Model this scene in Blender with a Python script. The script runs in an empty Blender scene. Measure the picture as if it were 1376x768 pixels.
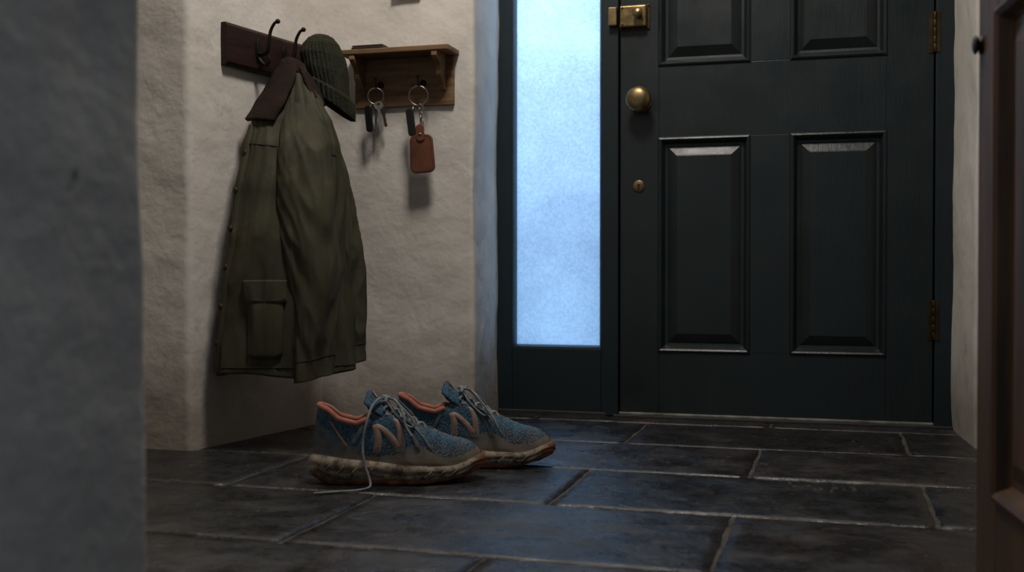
import bpy, bmesh, math, random
from mathutils import Vector, Matrix, noise
random.seed(7)
sc = bpy.context.scene
COL = sc.collection
sc.view_settings.view_transform = 'Standard'

# ------------------------------------------------------------------ materials
def hexc(r, g, b):
    f = lambda c: ((c/255)/12.92) if c/255 <= 0.04045 else (((c/255)+0.055)/1.055)**2.4
    return (f(r), f(g), f(b), 1)

def mat(name, c1, c2=None, rough=0.6, rough2=None, metal=0.0, nscale=8.0, detail=6, stretch=(1,1,1),
        bump=0.0, bscale=60.0, bdist=0.002, bstretch=(1,1,1), c3=None, c3scale=3.0, c3lo=0.55, c3hi=0.7,
        sheen=0.0, spec=0.5, coat=0.0, bump2=0.0, b2scale=12.0, b2dist=.01, b2stretch=(1,1,1)):
    m = bpy.data.materials.new(name); m.use_nodes = True
    nt = m.node_tree; N = nt.nodes; Lk = nt.links
    b = N['Principled BSDF']
    b.inputs['Metallic'].default_value = metal
    b.inputs['Roughness'].default_value = rough
    b.inputs['Specular IOR Level'].default_value = spec
    if sheen: b.inputs['Sheen Weight'].default_value = sheen
    if coat: b.inputs['Coat Weight'].default_value = coat
    tc = N.new('ShaderNodeTexCoord')
    def mapped(s):
        mp = N.new('ShaderNodeMapping'); mp.inputs['Scale'].default_value = s
        Lk.new(tc.outputs['Object'], mp.inputs['Vector']); return mp.outputs['Vector']
    def nz(scale, s, det=6, rg=0.6):
        n = N.new('ShaderNodeTexNoise'); n.inputs['Scale'].default_value = scale
        n.inputs['Detail'].default_value = det; n.inputs['Roughness'].default_value = rg
        Lk.new(mapped(s), n.inputs['Vector']); return n.outputs['Fac']
    if c2 is None: c2 = c1
    n1 = nz(nscale, stretch, detail)
    r = N.new('ShaderNodeValToRGB'); r.color_ramp.elements[0].position = 0.33; r.color_ramp.elements[1].position = 0.67
    r.color_ramp.elements[0].color = c1; r.color_ramp.elements[1].color = c2
    Lk.new(n1, r.inputs['Fac']); out = r.outputs['Color']
    if c3 is not None:
        n3 = nz(c3scale, (1,1,1), 8, 0.7)
        r3 = N.new('ShaderNodeValToRGB'); r3.color_ramp.elements[0].position = c3lo; r3.color_ramp.elements[1].position = c3hi
        Lk.new(n3, r3.inputs['Fac'])
        mx = N.new('ShaderNodeMix'); mx.data_type = 'RGBA'
        Lk.new(r3.outputs['Color'], mx.inputs['Factor']); Lk.new(out, mx.inputs[6]); mx.inputs[7].default_value = c3
        out = mx.outputs[2]
    Lk.new(out, b.inputs['Base Color'])
    if rough2 is not None:
        mr = N.new('ShaderNodeMapRange'); mr.inputs['From Min'].default_value = .3; mr.inputs['From Max'].default_value = .7
        mr.inputs['To Min'].default_value = rough; mr.inputs['To Max'].default_value = rough2
        Lk.new(nz(nscale*1.7, stretch, 5), mr.inputs['Value']); Lk.new(mr.outputs[0], b.inputs['Roughness'])
    if bump:
        bp = N.new('ShaderNodeBump'); bp.inputs['Strength'].default_value = bump; bp.inputs['Distance'].default_value = bdist
        Lk.new(nz(bscale, bstretch, 8, .6), bp.inputs['Height']); Lk.new(bp.outputs[0], b.inputs['Normal'])
        if bump2:
            b2 = N.new('ShaderNodeBump'); b2.inputs['Strength'].default_value = bump2; b2.inputs['Distance'].default_value = b2dist
            Lk.new(nz(b2scale, b2stretch, 3, .5), b2.inputs['Height']); Lk.new(b2.outputs[0], bp.inputs['Normal'])
    return m

def add_lowdirt(m, col, z0, z1, amount=.8, nscale=14):
    """real mud / grime that sits low on the object (object-space height)"""
    nt = m.node_tree; N = nt.nodes; Lk = nt.links; b = N['Principled BSDF']
    src = b.inputs['Base Color'].links[0].from_socket
    tc = N.new('ShaderNodeTexCoord'); sp = N.new('ShaderNodeSeparateXYZ'); Lk.new(tc.outputs['Object'], sp.inputs[0])
    mr = N.new('ShaderNodeMapRange'); mr.inputs['From Min'].default_value = z0; mr.inputs['From Max'].default_value = z1
    mr.inputs['To Min'].default_value = 1; mr.inputs['To Max'].default_value = 0
    Lk.new(sp.outputs['Z'], mr.inputs['Value'])
    n = N.new('ShaderNodeTexNoise'); n.inputs['Scale'].default_value = nscale; n.inputs['Detail'].default_value = 8; n.inputs['Roughness'].default_value = .7
    Lk.new(tc.outputs['Object'], n.inputs['Vector'])
    a = N.new('ShaderNodeMath'); a.operation = 'ADD'; Lk.new(mr.outputs[0], a.inputs[0]); Lk.new(n.outputs['Fac'], a.inputs[1])
    r = N.new('ShaderNodeMapRange'); r.inputs['From Min'].default_value = .70; r.inputs['From Max'].default_value = 1.3
    r.inputs['To Max'].default_value = amount
    Lk.new(a.outputs[0], r.inputs['Value'])
    mx = N.new('ShaderNodeMix'); mx.data_type = 'RGBA'; mx.inputs[7].default_value = col
    Lk.new(r.outputs[0], mx.inputs['Factor']); Lk.new(src, mx.inputs[6]); Lk.new(mx.outputs[2], b.inputs['Base Color'])

M = {}
M['plaster'] = mat('plaster', hexc(208,203,196), hexc(190,184,175), rough=.85, nscale=2.5, bump=.4, bscale=70, bdist=.003,
                   c3=hexc(144,133,120), c3scale=6, c3lo=.62, c3hi=.80, bump2=.6, b2scale=11, b2dist=.011)
add_lowdirt(M['plaster'], hexc(108,94,80), 0.0, 0.34, .6, 7)
M['plaster_fore'] = mat('plaster_foreground', hexc(208,205,198), hexc(180,177,172), rough=.9, nscale=3, bump=.5, bscale=50, bdist=.004,
                        c3=hexc(84,76,66), c3scale=13, c3lo=.64, c3hi=.69, bump2=.9, b2scale=11, b2dist=.012)
M['ceiling'] = mat('ceiling_paint', hexc(190,184,176), rough=.9)
M['doorpaint'] = mat('door_paint', hexc(29,37,38), hexc(23,30,31), rough=.28, rough2=.43, nscale=5, bump=.35, bscale=26, bdist=.002, bstretch=(5,5,.5))
M['framepaint'] = mat('frame_paint', hexc(25,36,40), hexc(21,31,35), rough=.36, nscale=5, bump=.25, bscale=26, bdist=.002, bstretch=(5,5,.5))
M['brass'] = mat('aged_brass', hexc(158,136,98), hexc(112,96,68), rough=.3, rough2=.48, metal=1, nscale=30)
M['brass_dark'] = mat('brass_dark', hexc(84,70,50), hexc(56,48,36), rough=.55, metal=1, nscale=30)
M['black'] = mat('black_iron', hexc(22,20,20), hexc(34,31,30), rough=.42, metal=.6, nscale=30)
M['dark'] = mat('dark_void', hexc(6,6,6), rough=.8)
M['steel'] = mat('steel', hexc(170,168,162), hexc(120,118,114), rough=.3, metal=1, nscale=40)
M['alu'] = mat('threshold_metal', hexc(170,170,164), hexc(110,108,100), rough=.45, metal=.5, nscale=20)
M['stonesill'] = mat('sill_stone', hexc(40,38,36), hexc(26,25,25), rough=.6, nscale=12, bump=.5, bscale=40)
M['darkwood'] = mat('mahogany', hexc(44,23,18), hexc(26,14,11), rough=.5, rough2=.65, nscale=5, stretch=(6,1,14), bump=.2, bscale=20, bstretch=(6,1,12), spec=.25)
M['oak'] = mat('aged_oak', hexc(132,100,68), hexc(88,64,42), rough=.6, nscale=6, stretch=(1,6,14), bump=.5, bscale=18, bdist=.002, bstretch=(1,6,16),
               c3=hexc(60,44,30), c3scale=14, c3lo=.58, c3hi=.72)
M['intdoor'] = mat('stained_pine', hexc(92,66,40), hexc(56,39,24), rough=.5, nscale=4, stretch=(10,10,1), bump=.3, bscale=14, bstretch=(10,10,1), spec=.35)
M['coat'] = mat('waxed_cotton', hexc(58,56,38), hexc(43,42,29), rough=.68, rough2=.85, nscale=7, bump=.3, bscale=60, bdist=.002, spec=.35,
                c3=hexc(82,74,52), c3scale=11, c3lo=.56, c3hi=.8, bump2=.4, b2scale=14, b2dist=.007, b2stretch=(1,1,.6))
M['coatlining'] = mat('coat_lining', hexc(26,24,19), rough=.9)
M['cord'] = mat('corduroy', hexc(42,29,22), hexc(28,20,16), rough=.95, nscale=20, spec=.2)
M['knit'] = mat('knit_wool', hexc(48,48,36), hexc(35,36,27), rough=.95, nscale=60, bump=.8, bscale=140, bdist=.003, spec=.2)
M['leather'] = mat('tan_leather', hexc(104,56,30), hexc(66,34,19), rough=.42, rough2=.6, nscale=18, bump=.3, bscale=90, bdist=.001)
M['leather_dk'] = mat('dark_leather', hexc(50,30,22), hexc(30,19,14), rough=.5, nscale=20, bump=.3, bscale=80)
M['plastic'] = mat('black_plastic', hexc(20,20,22), rough=.35)
MUD = hexc(124,110,92)
M['mesh'] = mat('shoe_mesh', hexc(62,102,126), hexc(40,74,98), rough=.8, nscale=30, c3=hexc(104,100,90), c3scale=34, c3lo=.58, c3hi=.72)
M['eyestay'] = mat('shoe_eyestay', hexc(86,100,110), hexc(60,74,86), rough=.6, nscale=40, bump=.3, bscale=200, bdist=.0008)
M['toeov'] = mat('shoe_overlay', hexc(106,108,104), hexc(72,80,84), rough=.75, nscale=30, bump=.4, bscale=160, bdist=.001, c3=hexc(84,72,58), c3scale=30, c3lo=.46, c3hi=.64)
M['heelov'] = mat('shoe_heel', hexc(60,86,102), hexc(44,66,82), rough=.6, nscale=30, c3=hexc(110,100,88), c3scale=26, c3lo=.48, c3hi=.66)
M['coral'] = mat('shoe_lining', hexc(170,108,90), hexc(134,82,68), rough=.9, nscale=40, bump=.4, bscale=300, bdist=.0008)
M['logo'] = mat('shoe_logo', hexc(164,122,104), hexc(126,98,84), rough=.7, nscale=40)
M['logoedge'] = mat('shoe_logo_edge', hexc(140,136,128), hexc(104,98,92), rough=.6, nscale=40)
M['midsole'] = mat('shoe_midsole', hexc(150,139,122), hexc(106,95,80), rough=.85, nscale=26, bump=.6, bscale=110, bdist=.002, c3=hexc(64,53,42), c3scale=38, c3lo=.46, c3hi=.60)
M['outsole'] = mat('shoe_outsole', hexc(138,82,48), hexc(78,52,36), rough=.8, nscale=22, bump=.5, bscale=90, bdist=.002, c3=hexc(60,49,38), c3scale=20, c3lo=.5, c3hi=.65)
M['lace'] = mat('shoe_lace', hexc(136,140,142), hexc(92,97,102), rough=.9, nscale=60, bump=.6, bscale=500, bdist=.0006)
for k, z1 in (('mesh', .10), ('toeov', .10), ('eyestay', .08), ('heelov', .11), ('logo', .11)):
    add_lowdirt(M[k], MUD, 0.02, z1, .8, 40)
def weave(m, scale, strength, dark):
    nt = m.node_tree; N = nt.nodes; Lk = nt.links; b = N['Principled BSDF']
    tc = N.new('ShaderNodeTexCoord'); v = N.new('ShaderNodeTexVoronoi'); v.inputs['Scale'].default_value = scale
    v.feature = 'F1'; v.inputs['Randomness'].default_value = .6
    mp = N.new('ShaderNodeMapping'); mp.inputs['Rotation'].default_value = (.6,.5,.7)
    Lk.new(tc.outputs['Object'], mp.inputs['Vector']); Lk.new(mp.outputs[0], v.inputs['Vector'])
    bp = N.new('ShaderNodeBump'); bp.inputs['Strength'].default_value = strength; bp.inputs['Distance'].default_value = .0012; bp.invert = True
    Lk.new(v.outputs['Distance'], bp.inputs['Height']); Lk.new(bp.outputs[0], b.inputs['Normal'])
    src = b.inputs['Base Color'].links[0].from_socket
    r = N.new('ShaderNodeMapRange'); r.inputs['From Min'].default_value = .3; r.inputs['From Max'].default_value = .7
    r.inputs['To Max'].default_value = .75
    Lk.new(v.outputs['Distance'], r.inputs['Value'])
    mx = N.new('ShaderNodeMix'); mx.data_type = 'RGBA'; mx.inputs[7].default_value = dark
    Lk.new(r.outputs[0], mx.inputs['Factor']); Lk.new(src, mx.inputs[6]); Lk.new(mx.outputs[2], b.inputs['Base Color'])
weave(M['mesh'], 220, .8, hexc(22,34,44))
def wales(m, scale):
    nt = m.node_tree; N = nt.nodes; Lk = nt.links; b = N['Principled BSDF']
    tc = N.new('ShaderNodeTexCoord'); w = N.new('ShaderNodeTexWave'); w.inputs['Scale'].default_value = scale; w.inputs['Distortion'].default_value = .4
    w.bands_direction = 'DIAGONAL'
    Lk.new(tc.outputs['Object'], w.inputs['Vector']); bp = N.new('ShaderNodeBump'); bp.inputs['Strength'].default_value = .6; bp.inputs['Distance'].default_value = .002
    Lk.new(w.outputs['Fac'], bp.inputs['Height']); Lk.new(bp.outputs[0], b.inputs['Normal'])
wales(M['cord'], 70)

def slate():
    m = bpy.data.materials.new('slate'); m.use_nodes = True
    nt = m.node_tree; N = nt.nodes; Lk = nt.links; b = N['Principled BSDF']
    b.inputs['Specular IOR Level'].default_value = .8
    tc = N.new('ShaderNodeTexCoord')
    at = N.new('ShaderNodeAttribute'); at.attribute_name = 'tone'
    def nz(scale, det, rg=.6, dist=0):
        n = N.new('ShaderNodeTexNoise'); n.inputs['Scale'].default_value = scale; n.inputs['Detail'].default_value = det
        n.inputs['Roughness'].default_value = rg; n.inputs['Distortion'].default_value = dist
        Lk.new(tc.outputs['Object'], n.inputs['Vector']); return n.outputs['Fac']
    r = N.new('ShaderNodeValToRGB'); e = r.color_ramp.elements
    e[0].position = .34; e[0].color = hexc(10,11,13); e[1].position = .68; e[1].color = hexc(60,56,54)
    x = e.new(.5); x.color = hexc(27,28,30)
    Lk.new(nz(5, 12, .78, .6), r.inputs['Fac'])
    mx = N.new('ShaderNodeMix'); mx.data_type = 'RGBA'; mx.blend_type = 'MULTIPLY'; mx.inputs['Factor'].default_value = 1
    Lk.new(r.outputs[0], mx.inputs[6]); Lk.new(at.outputs['Color'], mx.inputs[7])
    r2 = N.new('ShaderNodeValToRGB'); r2.color_ramp.elements[0].position = .60; r2.color_ramp.elements[1].position = .68
    Lk.new(nz(24, 7, .75), r2.inputs['Fac'])
    mx2 = N.new('ShaderNodeMix'); mx2.data_type = 'RGBA'; mx2.inputs[7].default_value = hexc(112,102,92)
    mu = N.new('ShaderNodeMath'); mu.operation = 'MULTIPLY'; mu.inputs[1].default_value = .6
    Lk.new(r2.outputs[0], mu.inputs[0]); Lk.new(mu.outputs[0], mx2.inputs['Factor']); Lk.new(mx.outputs[2], mx2.inputs[6])
    Lk.new(mx2.outputs[2], b.inputs['Base Color'])
    mr = N.new('ShaderNodeMapRange'); mr.inputs['From Min'].default_value = .40; mr.inputs['From Max'].default_value = .60
    mr.inputs['To Min'].default_value = .17; mr.inputs['To Max'].default_value = .50
    Lk.new(nz(9, 10, .75), mr.inputs['Value']); Lk.new(mr.outputs[0], b.inputs['Roughness'])
    b1 = N.new('ShaderNodeBump'); b1.inputs['Strength'].default_value = .9; b1.inputs['Distance'].default_value = .011
    Lk.new(nz(8, 12, .66, .8), b1.inputs['Height'])
    b2 = N.new('ShaderNodeBump'); b2.inputs['Strength'].default_value = .5; b2.inputs['Distance'].default_value = .002
    Lk.new(nz(70, 6, .65), b2.inputs['Height']); Lk.new(b1.outputs[0], b2.inputs['Normal']); Lk.new(b2.outputs[0], b.inputs['Normal'])
    return m
M['slate'] = slate()
M['grout'] = mat('grout', hexc(84,78,70), hexc(50,46,41), rough=.9, nscale=20, bump=.6, bscale=80, bdist=.003)

def frosted():
    m = bpy.data.materials.new('frosted_glass_glow'); m.use_nodes = True
    nt = m.node_tree; N = nt.nodes; Lk = nt.links; N.clear()
    o = N.new('ShaderNodeOutputMaterial'); tc = N.new('ShaderNodeTexCoord')
    n = N.new('ShaderNodeTexNoise'); n.inputs['Scale'].default_value = 130; n.inputs['Detail'].default_value = 4; Lk.new(tc.outputs['Object'], n.inputs['Vector'])
    n2 = N.new('ShaderNodeTexNoise'); n2.inputs['Scale'].default_value = 3.5; n2.inputs['Detail'].default_value = 5; Lk.new(tc.outputs['Object'], n2.inputs['Vector'])
    ad = N.new('ShaderNodeMath'); ad.operation = 'ADD'; Lk.new(n.outputs['Fac'], ad.inputs[0]); Lk.new(n2.outputs['Fac'], ad.inputs[1])
    r = N.new('ShaderNodeMapRange'); r.inputs['From Min'].default_value = .6; r.inputs['From Max'].default_value = 1.4
    r.inputs['To Min'].default_value = .64; r.inputs['To Max'].default_value = 1.0; Lk.new(ad.outputs[0], r.inputs['Value'])
    cm = N.new('ShaderNodeMix'); cm.data_type = 'RGBA'; cm.blend_type = 'MULTIPLY'; cm.inputs['Factor'].default_value = 1
    cm.inputs[6].default_value = (.84,.93,1,1); Lk.new(r.outputs[0], cm.inputs[7])
    tr = N.new('ShaderNodeBsdfTranslucent'); Lk.new(cm.outputs[2], tr.inputs['Color'])
    em = N.new('ShaderNodeEmission'); em.inputs['Strength'].default_value = 1.0  # bluish daylight glow put into the pane itself, on top of transmitted light
    ce = N.new('ShaderNodeMix'); ce.data_type = 'RGBA'; ce.blend_type = 'MULTIPLY'; ce.inputs['Factor'].default_value = 1
    ce.inputs[6].default_value = (.08,.17,.32,1); Lk.new(r.outputs[0], ce.inputs[7]); Lk.new(ce.outputs[2], em.inputs['Color'])
    a = N.new('ShaderNodeAddShader'); Lk.new(tr.outputs[0], a.inputs[0]); Lk.new(em.outputs[0], a.inputs[1])
    Lk.new(a.outputs[0], o.inputs['Surface'])
    return m
M['glass'] = frosted()

# ------------------------------------------------------------------ mesh helpers
def empty(name, loc=(0,0,0), rotz=0):
    e = bpy.data.objects.new(name, None); e.location = loc; e.rotation_euler = (0,0,rotz); e.empty_display_size = .05
    COL.objects.link(e); return e

def mk(name, verts, faces, mats, parent=None, smooth=True, midx=None, sub=0, solid=None, bevel=None, autos=None):
    me = bpy.data.meshes.new(name); me.from_pydata([tuple(v) for v in verts], [], faces); me.update()
    if not isinstance(mats, (list, tuple)): mats = [mats]
    for m in mats: me.materials.append(m)
    if midx:
        for p, i in zip(me.polygons, midx): p.material_index = i
    bm = bmesh.new(); bm.from_mesh(me); bmesh.ops.recalc_face_normals(bm, faces=bm.faces); bm.to_mesh(me); bm.free()
    for p in me.polygons: p.use_smooth = smooth
    ob = bpy.data.objects.new(name, me); COL.objects.link(ob)
    if parent: ob.parent = parent
    if bevel:
        b = ob.modifiers.new('bev', 'BEVEL'); b.width = bevel; b.segments = 3; b.limit_method = 'ANGLE'; b.angle_limit = math.radians(40)
    if sub:
        s = ob.modifiers.new('sub', 'SUBSURF'); s.levels = sub; s.render_levels = sub
    return ob

def boxes(name, bl, m, parent=None, bevel=.002, smooth=False):
    V = []; F = []
    for (x0,x1,y0,y1,z0,z1) in bl:
        n = len(V)
        V += [(x0,y0,z0),(x1,y0,z0),(x1,y1,z0),(x0,y1,z0),(x0,y0,z1),(x1,y0,z1),(x1,y1,z1),(x0,y1,z1)]
        F += [(n,n+3,n+2,n+1),(n+4,n+5,n+6,n+7),(n,n+1,n+5,n+4),(n+1,n+2,n+6,n+5),(n+2,n+3,n+7,n+6),(n+3,n,n+4,n+7)]
    return mk(name, V, F, m, parent, smooth, bevel=bevel)

def cr(pts, n=8, cyc=False):
    P = [Vector(p) for p in pts]; out = []; L = len(P)
    rng = range(L if cyc else L-1)
    for i in rng:
        if cyc: a,b,c,d = P[i-1],P[i],P[(i+1)%L],P[(i+2)%L]
        else: a,b,c,d = P[max(i-1,0)],P[i],P[i+1],P[min(i+2,L-1)]
        for k in range(n):
            t = k/n
            out.append(.5*((2*b)+(c-a)*t+(2*a-5*b+4*c-d)*t*t+(3*b-a-3*c+d)*t**3))
    if not cyc: out.append(P[-1].copy())
    return out

def tube(name, pts, r, m, parent=None, n=10, seg=6, cyc=False, flat=1.0, smoothpts=True):
    P = cr(pts, seg, cyc) if smoothpts else [Vector(p) for p in pts]
    L = len(P); V = []; F = []
    up = Vector((0,0,1)); prev = None
    for i, p in enumerate(P):
        if cyc: t = (P[(i+1)%L]-P[i-1])
        else: t = P[min(i+1,L-1)]-P[max(i-1,0)]
        if t.length < 1e-9: t = Vector((0,0,1))
        t.normalize()
        if prev is None:
            ref = up if abs(t.z) < .9 else Vector((1,0,0)); a = t.cross(ref).normalized()
        else:
            a = (prev - t*prev.dot(t)).normalized()
        prev = a; b = t.cross(a)
        rr = r if not callable(r) else r(i/(L-1))
        for k in range(n):
            an = 2*math.pi*k/n; V.append(p + a*math.cos(an)*rr + b*math.sin(an)*rr*flat)
    rg = L if cyc else L-1
    for i in range(rg):
        j = (i+1) % L
        for k in range(n):
            F.append((i*n+k, i*n+(k+1)%n, j*n+(k+1)%n, j*n+k))
    if not cyc:
        F.append(tuple(range(n))[::-1]); F.append(tuple((L-1)*n+k for k in range(n)))
    return mk(name, V, F, m, parent, True)

def lathe(name, prof, m, origin, axis=(0,0,1), n=40, parent=None):
    ax = Vector(axis).normalized(); ref = Vector((0,0,1)) if abs(ax.z) < .9 else Vector((1,0,0))
    a = ax.cross(ref).normalized(); b = ax.cross(a); o = Vector(origin); V = []; F = []
    for (r, h) in prof:
        for k in range(n):
            an = 2*math.pi*k/n; V.append(o + ax*h + (a*math.cos(an)+b*math.sin(an))*max(r,1e-5))
    for i in range(len(prof)-1):
        for k in range(n): F.append((i*n+k, i*n+(k+1)%n, (i+1)*n+(k+1)%n, (i+1)*n+k))
    F.append(tuple(range(n))); F.append(tuple((len(prof)-1)*n+k for k in range(n)))
    return mk(name, V, F, m, parent, True)

def grid(rows, cyc=False):
    V = [v for r in rows for v in r]; n = len(rows[0]); F = []
    for i in range(len(rows)-1):
        for k in range(n if cyc else n-1):
            F.append((i*n+k, i*n+(k+1)%n, (i+1)*n+(k+1)%n, (i+1)*n+k))
    return V, F

def extr(name, poly, origin, u, v, w, thick, m, parent, bevel=.001, smooth=False):
    o, u, v, w = Vector(origin), Vector(u), Vector(v), Vector(w); n = len(poly)
    V = [o+u*a+v*b for a,b in poly] + [o+u*a+v*b+w*thick for a,b in poly]
    F = [tuple(range(n)), tuple(range(2*n-1, n-1, -1))] + [(i,(i+1)%n,n+(i+1)%n,n+i) for i in range(n)]
    return mk(name, V, F, m, parent, smooth, bevel=bevel)

def lerp_tab(tab, x):
    if x <= tab[0][0]: return tab[0][1:]
    for a, b in zip(tab, tab[1:]):
        if x <= b[0]:
            t = (x-a[0])/(b[0]-a[0]); t2 = t*t*(3-2*t)*.5+t*.5
            return tuple(p+(q-p)*t2 for p, q in zip(a[1:], b[1:]))
    return tab[-1][1:]

# ------------------------------------------------------------------ walls
def wall_path(name, pts, rad, z0, z1, m, side, amp=.007, step=.02, seed=0):
    P = [Vector(p) for p in pts]; path = []
    for i, p in enumerate(P):
        if 0 < i < len(P)-1 and rad[i] > 0:
            r = rad[i]; a = p+(P[i-1]-p).normalized()*r; b = p+(P[i+1]-p).normalized()*r
            for k in range(9):
                t = k/8; path.append((1-t)**2*a+2*t*(1-t)*p+t*t*b)
        else: path.append(p)
    S = [path[0]]
    for a, b in zip(path, path[1:]):
        n = max(1, int((b-a).length/step))
        for k in range(1, n+1): S.append(a+(b-a)*k/n)
    nz = int((z1-z0)/.02); rows = []
    for j in range(nz+1):
        z = z0+(z1-z0)*j/nz; row = []
        for i, p in enumerate(S):
            t = (S[min(i+1,len(S)-1)]-S[max(i-1,0)]).normalized(); nn = Vector((-t.y,t.x))*side
            q = Vector((p.x+seed, p.y, z))
            d = amp*noise.noise(q*3.1) + amp*.45*noise.noise(q*8) + amp*.22*noise.noise(q*20)
            row.append((p.x+nn.x*d, p.y+nn.y*d, z))
        rows.append(row)
    V, F = grid(rows); return mk(name, V, F, m)

H = 2.4
wall_path('wall_left', [(-2.1,-2.35),(-2.1,-.87),(-1.421,-.87),(-1.329,-.312)], [0,.02,.018,0], -.02, H, M['plaster'], -1)
wall_path('wall_back', [(-1.39,-.350),(-.905,-.348),(-.9475,.05)], [0,.016,0], -.02, H, M['plaster'], -1, seed=3)
wall_path('wall_right', [(.294,.05),(.314,-.34),(1.2,-.34),(1.2,-2.5)], [0,.016,.02,0], -.02, H, M['plaster'], -1, seed=9)
wall_path('wall_doorway', [(-2.1,-2.30),(-.561,-2.30),(-.554,-2.62),(-2.1,-2.62)], [0,.014,.014,0], -.02, H, M['plaster_fore'], 1, amp=.005, seed=5)
wall_path('wall_doorway_return', [(1.2,-2.62),(.33,-2.62),(.33,-2.48),(1.2,-2.48)], [0,.01,.01,0], -.02, H, M['plaster_fore'], 1, amp=.004, seed=6)
boxes('wall_lintel', [(-.99,.36,-.35,.06,2.05,2.42)], M['plaster'])
boxes('ceiling', [(-2.15,1.25,-2.65,.1,2.4,2.46)], M['ceiling'])

# ------------------------------------------------------------------ floor: slate flags
fl = empty('floor')
ys = [.25,-.115,-.48,-.845,-1.21,-1.59,-1.96,-2.33,-2.70,-3.07,-3.44,-3.8]
V=[];F=[];tones=[]
def flag(x0,x1,y0,y1,tone):
    n0=len(V); nx=int((x1-x0)/.02)+2; ny=int((y1-y0)/.02)+2; g=.0040
    hz=random.uniform(-.0008,-.0001); tx=random.uniform(-.0010,.0010); ty=random.uniform(-.0010,.0010)
    for j in range(ny+1):
        for i in range(nx+1):
            u=i/nx; v=j/ny
            edge = i in (0,nx) or j in (0,ny)
            iu=min(max((i-1)/(nx-2),0),1); iv=min(max((j-1)/(ny-2),0),1)
            x=x0+g+(x1-x0-2*g)*iu; y=y0+g+(y1-y0-2*g)*iv
            q=Vector((x*9,y*9,x0))
            wob=noise.noise(q*1.3)*.003+noise.noise(q*5)*.0026
            if iu in (0,1): x+=wob
            if iv in (0,1): y+=wob
            z=hz+tx*(iu-.5)+ty*(iv-.5)+noise.noise(Vector((x*6,y*6,1)))*.0011+noise.noise(Vector((x*19,y*19,4)))*.0005-.0010
            if iu in (0,1) or iv in (0,1): z-=.0008
            if edge: z=-.02
            V.append((x,y,min(z,0.0)))
    for j in range(ny):
        for i in range(nx):
            a=n0+j*(nx+1)+i; F.append((a,a+1,a+nx+2,a+nx+1)); tones.append(tone)
for r in range(len(ys)-1):
    y1,y0=ys[r],ys[r+1]
    off = -.485 if (r%2)==1 else -.162
    x=off-.65*4
    while x<1.6:
        w=.65; b=random.uniform(.62,1.35)
        tint=random.choice([(1,1,1.02),(1.35,.98,.84),(.9,.98,1.08),(1.2,.97,.92),(.9,.98,1.02)])
        flag(x,x+w,y0,y1,(b*tint[0],b*tint[1],b*tint[2],1)); x+=w
ob=mk('slate_flags',V,F,M['slate'],fl)
at=ob.data.color_attributes.new('tone','FLOAT_COLOR','CORNER')
for p in ob.data.polygons:
    for li in p.loop_indices: at.data[li].color=tones[p.index]
boxes('grout_bed',[(-3.1,2.1,-3.8,.3,-.06,-.0042)],M['grout'],fl,bevel=None)
V=[];F=[]
for i in range(110):
    if i<24: x=random.gauss(-.02,.035); y=random.gauss(-.92,.02)
    elif i<38: x=random.gauss(-.40,.03); y=random.gauss(-.70,.03)
    else: x=random.uniform(-1.2,.5); y=random.uniform(-1.7,-.3)
    r=random.uniform(.0015,.004); n=len(V)
    for k in range(5):
        a=k*1.2566+random.random(); V.append((x+r*math.cos(a)*1.4,y+r*math.sin(a),-.0025))
    V.append((x,y,r*.5-.0005)); F+= [(n+k,n+(k+1)%5,n+5) for k in range(5)]
mk('floor_grit',V,F,M['grout'],fl,False)

# ------------------------------------------------------------------ front door leaf
door = empty('door_1')
dx0,dx1,dz0,dz1 = -.583,.249,.012,1.985
px=[(-.474,-.224),(-.1145,.1314)]; pz=[(.185,.783),(.985,1.50),(1.60,1.86)]
bl=[(dx0,px[0][0],0,.044,dz0,dz1),(px[1][1],dx1,0,.044,dz0,dz1)]
zs=[dz0]+[v for p in pz for v in p]+[dz1]
for i in range(0,len(zs),2): bl.append((px[0][0],px[1][1],0.0006,.044,zs[i],zs[i+1]))
for (a,b) in pz: bl.append((px[0][1],px[1][0],0,.044,a,b))
boxes('stiles_and_rails',bl,M['doorpaint'],door,bevel=.0012)
V=[];F=[]
for (xa,xb) in px:
    for (za,zb) in pz:
        rings=[(-.003,.0),(.0,-.004),(.004,-.006),(.008,-.003),(.012,.006),(.017,.014),(.024,.015),(.026,.014),(.048,.003),(.051,.0012)]
        n=len(V)
        for ins,y in rings:
            V+=[(xa+ins,y,za+ins),(xb-ins,y,za+ins),(xb-ins,y,zb-ins),(xa+ins,y,zb-ins)]
        for i in range(len(rings)-1):
            for k in range(4): F.append((n+i*4+k,n+i*4+(k+1)%4,n+(i+1)*4+(k+1)%4,n+(i+1)*4+k))
        e=n+(len(rings)-1)*4; F.append((e,e+1,e+2,e+3))
mk('raised_panels',V,F,M['doorpaint'],door,False)
kx,kz=-.524,.887
lathe('knob',[(.030,0),(.030,.003),(.026,.006),(.014,.009),(.011,.013),(.011,.024),(.017,.029),(.028,.034),(.034,.042),(.036,.050),(.034,.058),(.028,.064),(.018,.0675),(.008,.069),(.0,.0692)],M['brass'],(kx,-.0005,kz),(0,-1,0),48,door)
lathe('escutcheon',[(.0175,0),(.0175,.002),(.015,.0035),(.0,.0036)],M['brass'],(-.53,-.0005,.650),(0,-1,0),32,door)
kh=[(.0035*math.cos(a),.003+.0035*math.sin(a)) for a in [math.pi*(-.3+1.6*i/12) for i in range(13)]]+[(-.0022,-.009),(.0022,-.009)]
extr('keyhole',kh,(-.53,-.0042,.650),(1,0,0),(0,0,1),(0,-1,0),.0004,M['dark'],door,bevel=None)
boxes('latch_backplate',[(-.584,-.499,-.004,.001,1.087,1.160)],M['brass_dark'],door,.0015)
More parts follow.
